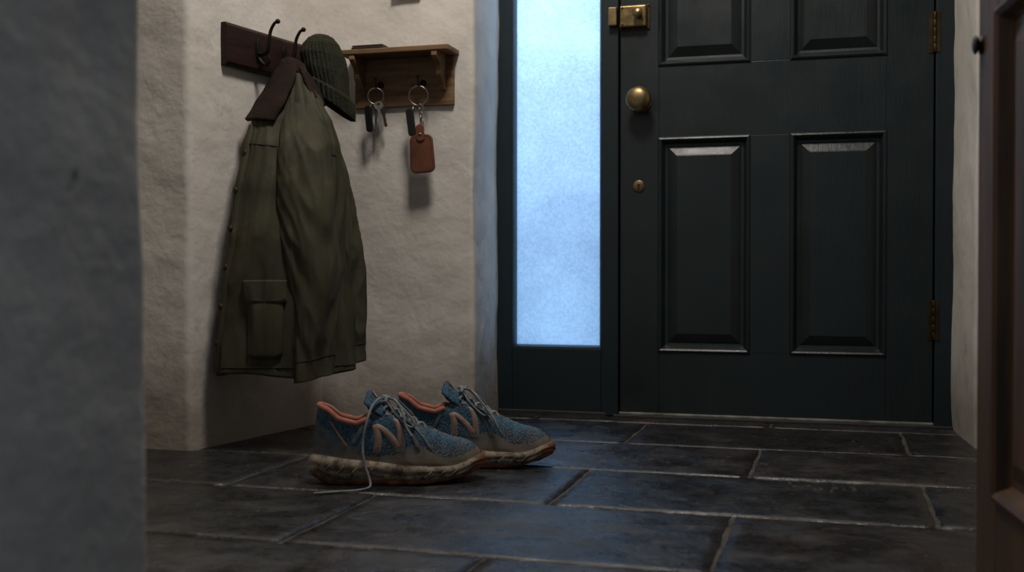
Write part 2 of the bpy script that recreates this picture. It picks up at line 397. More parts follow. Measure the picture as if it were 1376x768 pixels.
boxes('latch_case',[(-.582,-.506,-.026,-.003,1.093,1.154)],M['brass'],door,.005)
lathe('latch_knob',[(.012,0),(.010,.004),(.007,.006),(.007,.012),(.013,.015),(.015,.019),(.013,.023),(.0,.0245)],M['brass'],(-.528,-.026,1.128),(0,-1,0),28,door)
for (a,b) in ((-.573,1.100),(-.573,1.147),(-.503,1.092),(-.503,1.154)):
    lathe('screw',[(.0035,0),(.003,.0015),(0,.002)],M['brass_dark'],(a,-.0255 if a<-.55 else -.0035,b),(0,-1,0),14,door)
for z in (.282,1.035,1.75):
    boxes('hinge_leaf',[(.236,.2485,-.0025,.001,z-.053,z+.053),(.252,.264,-.0145,-.011,z-.053,z+.053)],M['brass_dark'],door,.0008)
    for k in range(5):
        lathe('hinge_knuckle',[(.0046,0),(.0050,.0006),(.0050,.0204),(.0046,.021)],M['brass_dark'],(.2505,-.0125,z-.0525+k*.021),(0,0,1),16,door)
fr = empty('trim_door_frame')
boxes('jambs',[(-.636,-.587,-.012,.07,0,2.0),(.253,.300,-.012,.07,0,2.0),(-.636,.300,-.012,.07,1.99,2.06)],M['framepaint'],fr,.003)
boxes('rebate_stops',[(-.60,-.575,.046,.07,0,2.0),(.24,.27,.046,.07,0,2.0)],M['framepaint'],fr,None)
boxes('threshold',[(-.60,.30,-.022,.075,-.006,.006)],M['stonesill'],fr,.003)
boxes('weather_strip',[(-.585,.252,-.008,.03,.006,.012)],M['alu'],fr,.001)
boxes('plinth_board',[(-.96,-.62,-.016,.07,-.006,.010)],M['stonesill'],fr,.003)
boxes('latch_keep',[(-.612,-.588,-.034,-.012,1.098,1.150)],M['brass'],fr,.003)
win = empty('window_1')
boxes('sash_frame',[(-.960,-.9,-.010,.07,0,2.06),(-.9,-.636,-.0095,.07,0,.190),(-.9,-.636,-.0095,.07,1.96,2.06)],M['framepaint'],win,.003)
V=[];F=[]
xa,xb,za,zb=-.902,-.634,.188,1.962
rings=[(0,-.008),(.004,-.009),(.007,-.004),(.009,.004),(.010,.020)]
for ins,y in rings: V+=[(xa+ins,y,za+ins),(xb-ins,y,za+ins),(xb-ins,y,zb-ins),(xa+ins,y,zb-ins)]
for i in range(len(rings)-1):
    for k in range(4): F.append((i*4+k,i*4+(k+1)%4,(i+1)*4+(k+1)%4,(i+1)*4+k))
mk('glazing_bead',V,F,M['framepaint'],win,False)
boxes('glass_pane',[(-.897,-.639,.018,.022,.192,1.96)],M['glass'],win,None)

# ------------------------------------------------------------------ hook rail (left wall)
e1=Vector((.086,.522,0)).normalized(); e2=Vector((e1.y,-e1.x,0))
def WL(y,out,z):
    return Vector((-1.421+.1648*(y+.87),y,z))+e2*out
rail=empty('coat_hook_rail')
a=WL(-.763,.001,.90); Lr=.36
V=[]
secs=[(0,.0),(.0,.014),(.008,.021),(.095,.021),(.103,.014),(.103,.0)]
for s in (0,Lr):
    for (zz,o) in secs: V.append(a+e1*s+Vector((0,0,zz))+e2*o)
n=len(secs)
F=[(i,(i+1)%n,n+(i+1)%n,n+i) for i in range(n)]+[tuple(range(n)),tuple(range(2*n-1,n-1,-1))]
mk('backboard',V,F,M['darkwood'],rail,False,bevel=.002)
for y in (-.651,-.548,-.445):
    b=WL(y,.022,.0)
    def q(o,z,s=0): return b+e2*o+e1*s+Vector((0,0,z))
    extr('hook_plate',[(.010*math.cos(t),.030*math.sin(t)) for t in [i*math.pi/12 for i in range(24)]],q(0,.952),e1,(0,0,1),e2,.004,M['black'],rail,.001)
    tube('hook_upper',[q(.002,.945),q(.016,.942),q(.029,.950),q(.034,.972),q(.038,.996),q(.049,.1+.914),q(.058,1.018)],lambda t:.0056-.002*t,M['black'],rail)
    lathe('hook_ball',[(.001,-.006),(.004,-.005),(.006,-.002),(.006,.002),(.004,.005),(.001,.006)],M['black'],q(.060,1.019),e2,16,rail)
    tube('hook_lower',[q(.002,.935),q(.012,.922),q(.024,.915),(q(.033,.924)),q(.034,.936)],lambda t:.0048-.0012*t,M['black'],rail)

# ------------------------------------------------------------------ coat
coat=empty('waxed_jacket')
C0=Vector((-1.245,-.717,0)); R=Vector((.888,.46,0)); Fv=Vector((.46,-.888,0))
def clampw(p):
    o=(p-WL(-.6,0,0)); d=o.x*e2.x+o.y*e2.y
    lim=.008
    if p.z>.875: lim=.008+.020*min(1,(p.z-.875)/.022)
    if d<lim and p.y>-.86: p=p+e2*(lim-d)
    return p
def W(s,d,z): return clampw(C0+R*s+Fv*d+Vector((0,0,z)))
tab=[(.165,-.174,.140,0,.100),(.294,-.158,.136,0,.098),(.401,-.142,.130,0,.095),(.489,-.131,.126,0,.090),(.597,-.120,.122,-.02,.085),
     (.707,-.103,.108,-.04,.078),(.772,-.085,.090,-.06,.066),(.822,-.062,.072,-.09,.050),(.882,-.036,.052,-.12,.034),(.926,-.018,.034,-.148,.020)]
def ridge(q):
    return 1-2*abs(noise.noise(q))
def fold(s,th,z):
    dn=(.93-z)/.77
    f=.011*dn*math.sin(5*th+1.0+1.6*z)+.006*dn*math.sin(9*th+4-3*z)
    q=Vector((math.cos(th)*1.6,math.sin(th)*1.6,z*2.4))
    f+=.009*noise.noise(q*1.4)+.005*noise.noise(q*3.2)+.0055*ridge(q*2.2+Vector((5,0,0)))+.0014*ridge(q*5)
    return f
def body(th,z):
    sl,sr,d,hd=lerp_tab(tab,z); c=(sl+sr)/2; hw=(sr-sl)/2
    f=fold(0,th,z)*(min(1,max(0,(.95-z)/.12)))
    cs,sn=math.cos(th),math.sin(th)
    return W(c+(hw+f)*cs,d+(hd+f)*math.copysign(abs(sn)**.85,sn),z)
rows=[]
NZ=130
for j in range(NZ+1):
    z=.170+(.926-.170)*j/NZ
    rows.append([body(2*math.pi*k/160,z+ (0.006*math.sin(3*2*math.pi*k/160+1)*(1-j/NZ)**3)) for k in range(160)])
V,F=grid(rows,True)
ob=mk('body',V,F,[M['coat'],M['coatlining']],coat)
s=ob.modifiers.new('s','SOLIDIFY'); s.thickness=.004; s.offset=-1
tube('hem_seam',[body(2*math.pi*k/60,.190)+ (R*math.cos(2*math.pi*k/60)+Fv*math.sin(2*math.pi*k/60))*.0008 for k in range(60)],.0012,M['coatlining'],coat,n=5,seg=1,cyc=True)
def sleeve(name,pts,n=110,seed=0):
    C=cr([(p[0],p[1],p[2]) for p in pts],24); Rr=cr([(p[3],p[4],0) for p in pts],24)
    rows=[]
    L=len(C)
    for i,c in enumerate(C):
        row=[]; t=i/(L-1)
        for k in range(n):
            th=2*math.pi*k/n; q=Vector((math.cos(th)*1.1+seed,math.sin(th)*1.1,c.z*3))
            wr=.0068*math.sin(3*th+c.z*9+seed)*min(1,t*2)+.005*noise.noise(q*2.2)
            el=.30+.9*math.exp(-((c.z-.47)/.10)**2)+.7*math.exp(-((c.z-.24)/.07)**2)+.4*math.exp(-((c.z-.70)/.06)**2)
            q2=Vector((math.cos(th)*1.1+seed,math.sin(th)*1.1,c.z*12+1.8*math.cos(th-.8)))
            wr+=el*.0070*(ridge(q2)-.6)+.0016*ridge(q*4)
            wr*=min(1,t*5+.1)
            row.append(W(c.x+(Rr[i].x+wr)*math.cos(th),c.y+(Rr[i].y+wr)*math.sin(th),c.z+.010*math.cos(th)*t))
        rows.append(row)
    last=rows[-1]; cc=sum(last,Vector())/len(last)
    rows.append([cc+(v-cc)*.90+Vector((0,0,.001)) for v in last])
    rows.append([cc+(v-cc)*.82+Vector((0,0,.05)) for v in last])
    V,F=grid(rows,True); mk(name,V,F,M['coat'],coat)
    k=int(L*.93); cen=sum(rows[k],Vector())/n
    tube(name+'_cuff_seam',[v+(v-cen).normalized()*.0004 for v in rows[k]],.0010,M['coatlining'],coat,n=5,seg=1,cyc=True)
sleeve('sleeve_near',[(.016,-.075,.835,.020,.020),(.024,-.035,.785,.044,.040),(.032,.015,.715,.058,.050),(.038,.046,.600,.064,.056),(.044,.064,.487,.067,.058),(.052,.074,.384,.063,.056),(.050,.084,.281,.052,.050),(.048,.088,.163,.045,.044)])
sleeve('sleeve_far',[(.060,-.10,.80,.022,.025),(.078,-.09,.73,.034,.036),(.105,-.075,.617,.042,.042),(.122,-.06,.473,.044,.045),(.135,-.055,.346,.040,.044),(.143,-.05,.185,.036,.042)],seed=4)
def front(s,z,off):
    sl,sr,d,hd=lerp_tab(tab,z); c=(sl+sr)/2; hw=(sr-sl)/2
    cs=max(-.995,min(.995,(s-c)/hw)); th=math.acos(cs)
    p=body(th,z); nrm=(R*math.cos(th)*.7+Fv*math.sin(th)).normalized()
    return p+nrm*off
def patch(name,s0,s1,z0,z1,off,m,bulge=.0,nu=24,nv=24,round_=.0,skew=0):
    rows=[]
    for j in range(nv+1):
        v=j/nv; row=[]
        for i in range(nu+1):
            u=i/nu
            b=off+bulge*(math.sin(math.pi*min(max(u,.0),1))*math.sin(math.pi*min(1,v*.9+.05)))**.5 if bulge else off
            e=min(u,1-u,v,1-v)
            if e<=0: b=-.004
            zz=z0+(z1-z0)*v
            if round_ and v<.3: zz+=round_*(abs(2*u-1)**4)*(1-v/.3)
            row.append(front(s0+(s1-s0)*u+skew*(1-v),zz,b))
        rows.append(row)
    V,F=grid(rows); return mk(name,V,F,m,coat)
patch('bellows_pocket',-.096,-.012,.206,.385,.004,M['coat'],bulge=.008,round_=.012,skew=-.004)
patch('pocket_flap',-.100,-.006,.334,.392,.009,M['coat'],bulge=.003,round_=.010)
tube('flap_seam',[front(-.096+(.086)*i/12,.343+.0075*(abs(2*i/12-1)**4),.0122) for i in range(13)],.0009,M['coatlining'],coat,n=5,seg=2)
rows=[]
for j in range(61):
    z=.180+(.76-.180)*j/60
    rows.append([body(math.radians(a),z)+ (R*math.cos(math.radians(a))+Fv*math.sin(math.radians(a)))*o for a,o in ((150,-.003),(150.5,.006),(157,.0075),(166,.0075),(172,.006),(172.5,-.003))])
V,F=grid(rows); mk('storm_placket',V,F,M['coat'],coat)
for z in (.245,.330,.42,.51,.60,.69):
    p=body(math.radians(155),z)+(R*math.cos(math.radians(155))+Fv*math.sin(math.radians(155)))*.007
    lathe('snap_button',[(.0075,0),(.0075,.002),(.005,.0035),(.0,.0037)],M['brass_dark'],p,(R*math.cos(math.radians(130))+Fv*math.sin(math.radians(130))),18,coat)
tube('yoke_seam',[body(math.radians(a),.70+.0002*(a-90))+ (R*math.cos(math.radians(a))+Fv*math.sin(math.radians(a)))*.0006 for a in range(20,172,6)],.0010,M['coatlining'],coat,n=5,seg=2)
def sheet(name,A,B,m,parent,bulge=.006,n=10,nb=8,th=.006):
    a=cr(A,n); b=cr(B,n); rows=[]
    for p,q in zip(a,b):
        row=[]
        for i in range(nb+1):
            t=i/nb; v=p.lerp(q,t); bb=bulge*math.sin(math.pi*t)+.007*noise.noise(v*22)
            row.append(W(v.x+.004*noise.noise(v*26+Vector((3,0,0))),v.y+bb,v.z))
        rows.append(row)
    V,F=grid(rows); ob=mk(name,V,F,m,parent); s=ob.modifiers.new('s','SOLIDIFY'); s.thickness=th; s.offset=0
    return ob
sheet('collar_leaf',[(-.006,-.135,.930),(.016,-.105,.918),(.012,-.07,.884),(-.006,-.020,.829),(-.036,.012,.765)],
      [(-.022,-.150,.935),(-.042,-.125,.893),(-.066,-.10,.847),(-.084,-.075,.811),(-.102,-.050,.774)],M['cord'],coat,bulge=.018,th=.009)
sheet('collar_leaf_far',[(0,-.13,.932),(.020,-.11,.92),(.035,-.09,.885),(.050,-.07,.84)],[(.015,-.165,.932),(.045,-.15,.905),(.070,-.13,.86),(.085,-.11,.82)],M['cord'],coat,bulge=.012,th=.009)
sheet('collar_stand',[(-.022,-.15,.935),(-.004,-.125,.940),(.018,-.13,.936),(.034,-.155,.930)],[(-.03,-.15,.905),(-.01,-.105,.905),(.022,-.105,.900),(.048,-.14,.895)],M['cord'],coat,bulge=.006,th=.008)
tube('hanging_loop',[W(0,-.14,.93),WL(-.548,.050,.941),WL(-.548,.056,.938),W(.012,-.14,.93)],.0025,M['leather_dk'],coat)

# ------------------------------------------------------------------ beanie
hat=empty('knitted_beanie'); HC=Vector((-1.256,-.510,0))
htab=[(0.0,.054,.042,.016,.834,-.70),(.04,.062,.049,.016,.838,-.68),(.24,.064,.051,.012,.874,-.55),(.27,.060,.047,.011,.878,-.54),(.29,.055,.043,.011,.882,-.52),(.5,.058,.046,.004,.922,-.30),
      (.7,.055,.044,-.003,.962,-.15),(.84,.046,.037,-.007,.990,-.05),(.93,.032,.027,-.009,1.006,0),(.985,.015,.013,-.009,1.0145,0),(1.0,.001,.001,-.009,1.016,0)]
rows=[]; nh=320
for j in range(111):
    v=j/110; hw,hd,sc_,zc,sl=lerp_tab(htab,v); row=[]
    for k in range(nh):
        th=2*math.pi*k/nh; rib=.0026*(abs(math.sin(16*th))-.5)*(1 if v>.28 else 1.5)*min(1,(1.02-v)*4)
        rib+=.0007*math.sin(j*1.9)*abs(math.sin(16*th))
        q=Vector((math.cos(th)*2,math.sin(th)*2,v*4)); nzv=.004*noise.noise(q)
        s_=sc_+(hw+rib+nzv)*math.cos(th); d_=(hd+rib+nzv)*math.sin(th)
        p=HC+R*s_+Fv*d_+Vector((0,0,zc+sl*(s_-sc_)))
        o=p-WL(-.6,0,0); dd=o.x*e2.x+o.y*e2.y; lim=.026
        if dd<lim: p=p+e2*(lim-dd)
        row.append(p)
    rows.append(row)
cc=sum(rows[0],Vector())/nh
rows=[[cc+(p-cc)*.80+Vector((0,0,.03)) for p in rows[0]]]+rows
V,F=grid(rows,True); mk('beanie_knit',V,F,M['knit'],hat)

# ------------------------------------------------------------------ key shelf
sh=empty('key_shelf'); YB=-.344
boxes('backboard',[(-1.236,-.957,YB-.017,YB,.846,.975)],M['oak'],sh,.002)
boxes('shelf_plate',[(-1.248,-.945,YB-.094,YB,.975,.989)],M['oak'],sh,.003)
for x in (-1.213,-.985):
    pr=[(0,0),(.074,0),(.076,-.012)]
    for i in range(13):
        t=i/12; pr.append((.070-.052*t-.010*math.sin(t*2*math.pi)*.8,-.018-.060*t**1.1))
    pr+=[(.014,-.088),(.006,-.093),(0,-.093)]
    extr('bracket',pr,(x-.007,YB-.017,.975),(0,-1,0),(0,0,1),(1,0,0),.015,M['oak'],sh,.0015)
for x in (-1.161,-1.042):
    yy=YB-.017
    lathe('key_hook_base',[(.009,0),(.009,.002),(.005,.004),(0,.0042)],M['black'],(x,yy,.905),(0,-1,0),18,sh)
    tube('key_hook',[(x,yy,.905),(x,yy-.012,.905),(x,yy-.020,.896),(x,yy-.030,.893),(x,yy-.036,.902),(x,yy-.037,.916)],.0026,M['black'],sh)
    lathe('key_hook_tip',[(.001,-.004),(.004,-.002),(.004,.002),(.001,.004)],M['black'],(x,yy-.037,.918),(0,0,1),12,sh)
wl=empty('leather_wallet')
boxes('wallet_body',[(-1.215,-1.125,YB-.090,YB-.03,.989,.9955)],M['leather_dk'],wl,.003)
boxes('wallet_flap',[(-1.213,-1.127,YB-.088,YB-.034,.9955,1.000)],M['leather_dk'],wl,.002)

def ring(name,c,r,par,tilt=0,th=.0016):
    pts=[(c[0]+r*math.cos(a)*math.cos(tilt),c[1]+r*math.cos(a)*math.sin(tilt),c[2]+r*math.sin(a)) for a in [2*math.pi*i/36 for i in range(36)]]
    tube(name,pts,th,M['steel'],par,n=8,seg=1,cyc=True)
    pts=[(p[0],p[1]-.0026,p[2]) for p in pts]; tube(name+'_turn',pts,th*.9,M['steel'],par,n=8,seg=1,cyc=True)
def key(par,top,ang,rotz,Lk_=.058,m='steel',bow=.0125):
    u=Vector((math.cos(rotz)*math.cos(ang),math.sin(rotz)*math.cos(ang),math.sin(ang))); v=Vector((-math.sin(ang)*math.cos(rotz),-math.sin(ang)*math.sin(rotz),math.cos(ang)))
    w=u.cross(v); o=Vector(top)
    n=24; V=[];F=[]
    for rr in (bow,.0045):
        for zz in (-.0011,.0011):
            for k in range(n):
                a=2*math.pi*k/n; c=Vector((0,0,0))+u*(rr*math.cos(a))+v*(rr*math.sin(a)*(.9 if rr==bow else .8)-bow+.003+( .0 if rr==bow else .003))
                V.append(o+c+w*zz)
    for k in range(n):
        j=(k+1)%n; F+=[(k,j,n+j,n+k),(2*n+k,2*n+j,3*n+j,3*n+k),(k,j,2*n+j,2*n+k),(n+k,n+j,3*n+j,3*n+k)]
    mk('key_bow',V,F,M[m],par,False)
    y0=-2*bow+.005
    bl=[(-.0042,y0),(-.0042,-Lk_+.004),(0,-Lk_)]
    teeth=[(.0042,-Lk_+.004)]
    z=-Lk_+.006
    for i in range(6):
        teeth+=[(.0042-.0018*((i*7)%3)/2-.0006,z),(.0042,z+.0025)]; z+=.0045
    poly=bl+teeth+[(.0042,y0)]
    extr('key_blade',poly,o-w*.001,u,v,w,.002,M[m],par,.0003)
def roundrect(w,h,r,n=6):
    out=[]
    for cx,cy,a0 in ((w/2-r,h/2-r,0),(-w/2+r,h/2-r,90),(-w/2+r,-h/2+r,180),(w/2-r,-h/2+r,270)):
        for i in range(n+1):
            a=math.radians(a0+90*i/n); out.append((cx+r*math.cos(a),cy+r*math.sin(a)))
    return out
YK=YB-.046
k1=empty('key_bunch'); cx,cz=-1.163,.872
ring('split_ring',(cx,YK,cz),.021,k1,.3)
extr('black_key_head',roundrect(.020,.070,.008),(cx-.016,YK-.006,cz-.060),(1,0,.10),(-.10,0,1),(0,-1,0),.007,M['plastic'],k1,.002)
tube('fob_link',[(cx-.010,YK-.004,cz-.018),(cx-.013,YK-.006,cz-.026),(cx-.0125,YK-.009,cz-.030)],.0018,M['steel'],k1)
key(k1,(cx+.000,YK+.004,cz-.018),-.04,.9,.074)
key(k1,(cx+.008,YK-.004,cz-.016),.10,.25,.080)
key(k1,(cx+.014,YK+.001,cz-.013),.2,.6,.070,'brass_dark')
k2=empty('key_bunch_with_fob'); cx,cz=-1.043,.868
ring('split_ring',(cx,YK,cz),.025,k2,.2)
extr('black_key_head',roundrect(.021,.072,.008),(cx-.018,YK-.006,cz-.070),(1,0,.14),(-.14,0,1),(0,-1,0),.007,M['plastic'],k2,.002)
tube('fob_link',[(cx-.012,YK-.004,cz-.022),(cx-.013,YK-.006,cz-.030),(cx-.0125,YK-.009,cz-.036)],.0018,M['steel'],k2)
key(k2,(cx+.004,YK+.004,cz-.021),.04,1.1,.066)
for i in range(5):
    c=(cx+.004+.0015*i,YK-.004,cz-.028-.0105*i); rr=.0058
    a0=(i%2)*1.4
    tube('chain_link',[(c[0]+rr*.7*math.cos(t)*math.cos(a0),c[1]+rr*.7*math.cos(t)*math.sin(a0),c[2]+rr*1.15*math.sin(t)) for t in [2*math.pi*j/14 for j in range(14)]],.0012,M['steel'],k2,n=6,seg=1,cyc=True)
fx,fz=cx+.012,.716
shp=[]
for (a,b) in roundrect(.066,.100,.016,8): shp.append((a*(1-.10*max(0,b/.05)),b))
extr('leather_fob',shp,(fx,YK-.004,fz),(1,.1,.06),(-.06,0,1),(0,-1,0),.007,M['leather'],k2,.0025)
extr('leather_fob_strap',roundrect(.022,.044,.009),(fx-.003,YK-.011,fz+.054),(1,.1,.06),(-.06,0,1),(0,-1,0),.004,M['leather'],k2,.0015)
inn=[(a*(1-.10*max(0,b/.05)),b) for a,b in roundrect(.057,.091,.013,8)]
tube('fob_stitching',[Vector((fx,YK-.0112,fz))+Vector((1,.1,.06))*a+Vector((-.06,0,1))*b for a,b in inn],.0006,M['leather_dk'],k2,n=5,seg=1,cyc=True)
lathe('fob_rivet',[(.004,0),(.0035,.0015),(0,.002)],M['brass'],(fx-.003,YK-.015,fz+.050),(0,-1,0),14,k2)

# ------------------------------------------------------------------ running shoes
LS=.335
wt=[(0,.042),(.05,.043),(.12,.042),(.17,.047),(.225,.0565),(.26,.057),(.30,.052),(.335,.042)]
def outl(ph,fl=0.0,mir=1):
    x=LS*(.5+.5*math.cos(ph)); w=lerp_tab(wt,x)[0]+fl
    sn=math.sin(ph); y=math.copysign(abs(sn)**.74,sn)*w
    yc=mir*.008*math.sin(math.pi*x/LS*1.2)
    xx=x+fl*math.cos(ph)
    return xx,y+yc
xr0,xr1=.012,.232
gt=[(.0,.032),(.05,.035),(.09,.032),(.125,.021),(.16,.016),(.20,.013),(.232,.009)]
zt=[(.012,.152),(.025,.147),(.055,.126),(.085,.119),(.11,.128),(.128,.143),(.15,.137),(.18,.120),(.232,.092)]
def rim(ph,mir=1):
    x=xr0+(xr1-xr0)*(.5+.5*math.cos(ph)); g=lerp_tab(gt,x)[0]; sn=math.sin(ph)
    return Vector((x,math.copysign(abs(sn)**.65,sn)*g+mir*.006*math.sin(math.pi*x/LS*1.2),lerp_tab(zt,x)[0]))
def stop_z(x): return lerp_tab([(0,.054),(.1,.044),(.2,.034),(.27,.032),(.335,.048)],x)[0]
def sbot_z(x): return lerp_tab([(0,.012),(.02,.002),(.05,.0),(.21,.0),(.26,.005),(.30,.013),(.335,.024)],x)[0]
def surf(ph,v,mir=1,off=0):
    def raw(ph,v):
        x0,y0=outl(ph,-.004,mir); P0=Vector((x0,y0,stop_z(x0)-.006)); P3=rim(ph,mir); d=Vector((P0.x-P3.x,P0.y-P3.y,0)); h=P3.z-P0.z
        u=d.normalized() if d.length>1e-6 else Vector((0,0,0))
        fc=max(0,math.cos(ph))**2
        P1=P0+Vector((0,0,.60*h+.006*fc))+u*.006*(1-.6*fc)-d*.01; P2=P3+d*(.46)+Vector((0,0,-(.08+.08*fc)*h))
        t=v
        return P0*(1-t)**3+P1*3*t*(1-t)**2+P2*3*t*t*(1-t)+P3*t**3
    p=raw(ph,v)
    if off:
        e=.01; a=raw(ph+e,v)-raw(ph-e,v); b=raw(ph,min(v+e,1))-raw(ph,max(v-e,0)); n=a.cross(b)
        if n.length>1e-12:
            n.normalize(); c=Vector((.17,0,.04))
            if n.dot(p-c)<0: n=-n
            p=p+n*off
    return p
def shoe(name,loc,rot,mir,loose):
    E=empty(name,loc,rot)
    NP,MV=240,48
    rows=[[surf(2*math.pi*k/NP,j/MV,mir)+Vector((0,0,0)) for k in range(NP)] for j in range(MV+1)]
    for j,row in enumerate(rows):
        for k,p in enumerate(row):
            q=p*28
            if 2<j<MV-1:
                cr_=.0014*math.sin((p.x-.21)*260)*math.exp(-((p.x-.235)/.022)**2)*min(1,j/20)
                row[k]=p+Vector((noise.noise(q),noise.noise(q+Vector((9,0,0))),noise.noise(q+Vector((0,7,0)))))*.0018+Vector((0,0,cr_))
    V,F=grid(rows,True); mi=[]
    for j in range(MV):
        for k in range(NP):
            ph=2*math.pi*(k+.5)/NP; v=(j+.5)/MV; a=min(ph,2*math.pi-ph); idx=0
            rand=.13+.13*math.exp(-((a-.1)/.55)**2)+.14*math.exp(-((a-1.35)/.22)**2)
            if v<rand: idx=1
            if v>.78 and a<1.62: idx=2
            if v<.62-.35*((math.pi-a)/.95) and a>2.1: idx=3
            if v>.93 and a>1.75: idx=4
            mi.append(idx)
    ob=mk('upper',V,F,[M['mesh'],M['toeov'],M['eyestay'],M['heelov'],M['coral'],M['coral']],E,True,midx=mi)
    s=ob.modifiers.new('s','SOLIDIFY'); s.thickness=.0045; s.offset=-1; s.material_offset=9; s.material_offset_rim=9
    pts=[rim(math.radians(a),mir)+Vector((0,0,-.002)) for a in range(96,266,5)]
    tube('collar_roll',pts,.0058,M['coral'],E,n=12,seg=2)
    pts=[surf(math.radians(a),.79,mir,.0008) for a in range(-88,90,4)]
    tube('eyestay_piping',pts,.0009,M['logoedge'],E,n=6,seg=1)
    def strip(nm,p,q,w,m,off,side):
        rows=[]
        for i in range(15):
            t=i/14; xx=p[0]+(q[0]-p[0])*t; vv=p[1]+(q[1]-p[1])*t; row=[]
            for k in range(7):
                x=xx+w*(k/6-.5); ph=math.acos(max(-1,min(1,2*x/LS-1)));  ph=ph*side
                edge=(k in (0,6)) or (i in (0,14))
                row.append(surf(ph,vv,mir,-.001 if edge else off))
            rows.append(row)
        V,F=grid(rows); mk(nm,V,F,m,E)
    for side in (1,-1):
        A=[((.122,.16),(.142,.74)),((.142,.74),(.170,.16)),((.170,.16),(.192,.74))]
        for p,q in A: strip('side_emblem_edge',p,q,.0175,M['logoedge'],.0012,side)
        for p,q in A: strip('side_emblem',(p[0],p[1]+(.04 if p[1]<.5 else -.04)),(q[0],q[1]+(.04 if q[1]<.5 else -.04)),.0115,M['logo'],.0019,side)
        strip('saddle_strap',(.208,.20),(.200,.78),.010,M['toeov'],.0014,side)
        strip('saddle_strap',(.235,.22),(.218,.78),.009,M['toeov'],.0014,side)
        strip('heel_strap',(.075,.25),(.118,.86),.012,M['eyestay'],.0014,side)
        strip('heel_stripe',(.030,.60),(.062,.22),.008,M['logo'],.0014,side)
    V=[];n=60
    for k in range(n):
        x,y=outl(2*math.pi*k/n,-.008,mir); V.append((x,y,stop_z(x)+.002))
    mk('insole',V,[tuple(range(n))],M['coral'],E)
    lv=[(0,-.006,0),(.0,.000,1),(.12,.002,1),(.22,.003,1),(.24,-.001,2),(.32,.0035,2),(.48,.007,2),(.60,.004,2),(.64,.0060,2),(.85,.0050,2),(.98,.0010,2),(1.05,-.004,2)]
    NS=240; rows=[];
    for (t,fl,_) in lv:
        row=[]
        for k in range(NS):
            ph=2*math.pi*k/NS; heel=max(0,-math.cos(ph)); hx=.006*heel*(1-abs(t-.4))
            f2=fl
            if t<.23 and (k//4)%2: f2=fl-.0035
            x,y=outl(ph,f2,mir); x-=hx
            xc=max(0,min(LS,x)); zb,zt_=sbot_z(xc),stop_z(xc)
            aa=min(ph,2*math.pi-ph)
            wave=.0028*math.sin(ph*9)*(1 if .3<t<.65 else 0)
            toe=.004*math.exp(-(aa/.5)**2)*(1 if t>.9 else 0)
            nn=.0009*noise.noise(Vector((x*60,y*60,t*5+k*.02)))
            row.append(Vector((x+nn,y+nn,max(0,zb+(zt_-zb)*t+wave+toe))))
        rows.append(row)
    V,F=grid(rows,True); mi=[]
    for i in range(len(lv)-1):
        for k in range(NS):
            ph=2*math.pi*(k+.5)/NS; a=min(ph,2*math.pi-ph)
            mi.append(0 if lv[i+1][0]<=.24 or (a<.62 and lv[i][0]<.65) or (a<.42) else 1)
    F.append(tuple(range(NS))); mi.append(0)
    mk('sole',V,F,[M['outsole'],M['midsole']],E,True,midx=mi)
    for side in (1,-1):
        for x0 in (.025,.05,.075,.10,.210,.235,.258):
            pts=[]
            for i in range(5):
                x=x0+.014*i/4+.004; ph=side*math.acos(2*x/LS-1); X_,Y_=outl(ph,.0058,mir); zb,zz=sbot_z(x),stop_z(x)
                pts.append((X_-(.004 if x<.1 else 0),Y_,zb+(zz-zb)*(.40+.36*i/4)))
            tube('sole_groove',pts,.0014,M['midsole'],E,n=6,seg=2)
    rows=[]
    cl=cr([(.232,0,.086),(.19,0,.112),(.16,0,.131),(.135,0,.148),(.118,0,.164),(.108,0,.178)],6)
    for i,c in enumerate(cl):
        t=i/(len(cl)-1); hw=.012+.017*min(1,t*1.4)
        if t>.88: hw*=(1-((t-.88)/.12)**2*.40)
        yc=mir*.006*math.sin(math.pi*c.x/LS*1.2)
        rows.append([Vector((c.x-.006*(u/8.)**2*t,yc+hw*u/8.,c.z-(.010+.016*t)*(u/8.)**2-.001)) for u in range(-8,9)])
    V,F=grid(rows); ob=mk('tongue',V,F,[M['mesh'],M['coral']],E); s=ob.modifiers.new('s','SOLIDIFY'); s.thickness=.011; s.offset=0
    s2=ob.modifiers.new('b','SUBSURF'); s2.levels=1; s2.render_levels=1
    strip_c=cl[-8:-3]
    V,F=grid([[Vector((c.x+.004,mir*.006*math.sin(math.pi*c.x/LS*1.2)+.010*u/3,c.z+.0062-.002*(u/3)**2)) for u in range(-3,4)] for c in strip_c]); mk('tongue_label',V,F,M['logo'],E)
    xs=[.220,.204,.188,.171,.155,.139]
    def ey(x,sd,out=.006):
        g=lerp_tab(gt,x)[0]; return Vector((x,sd*(g+out)+mir*.006*math.sin(math.pi*x/LS*1.2),lerp_tab(zt,x)[0]+.001))
    for i,x in enumerate(xs):
        for sd in (1,-1):
            p=ey(x,sd); lathe('eyelet',[(.0030,0),(.0032,.001),(.0018,.0014),(.0016,0)],M['black'],p-Vector((0,0,.0005)),(0,sd*.4,1),12,E)
        if i<len(xs)-1:
            x2=xs[i+1]
            for sd in (1,-1):
                a=ey(x,sd); b=ey(x2,-sd); m_=(a+b)/2+Vector((.002,0,.008+.0012*sd))
                tube('lace_cross',[a+Vector((0,0,-.002)),a+Vector((.001,-sd*.003,.004)),m_,b+Vector((0,sd*.003,.004)),b+Vector((0,0,-.002))],.0032,M['lace'],E,n=8,seg=6,flat=.6)
    tube('lace_bar',[ey(xs[0],1),ey(xs[0],1)+Vector((0,-.004,.004)),ey(xs[0],-1)+Vector((0,.004,.004)),ey(xs[0],-1)],.0032,M['lace'],E,flat=.6)
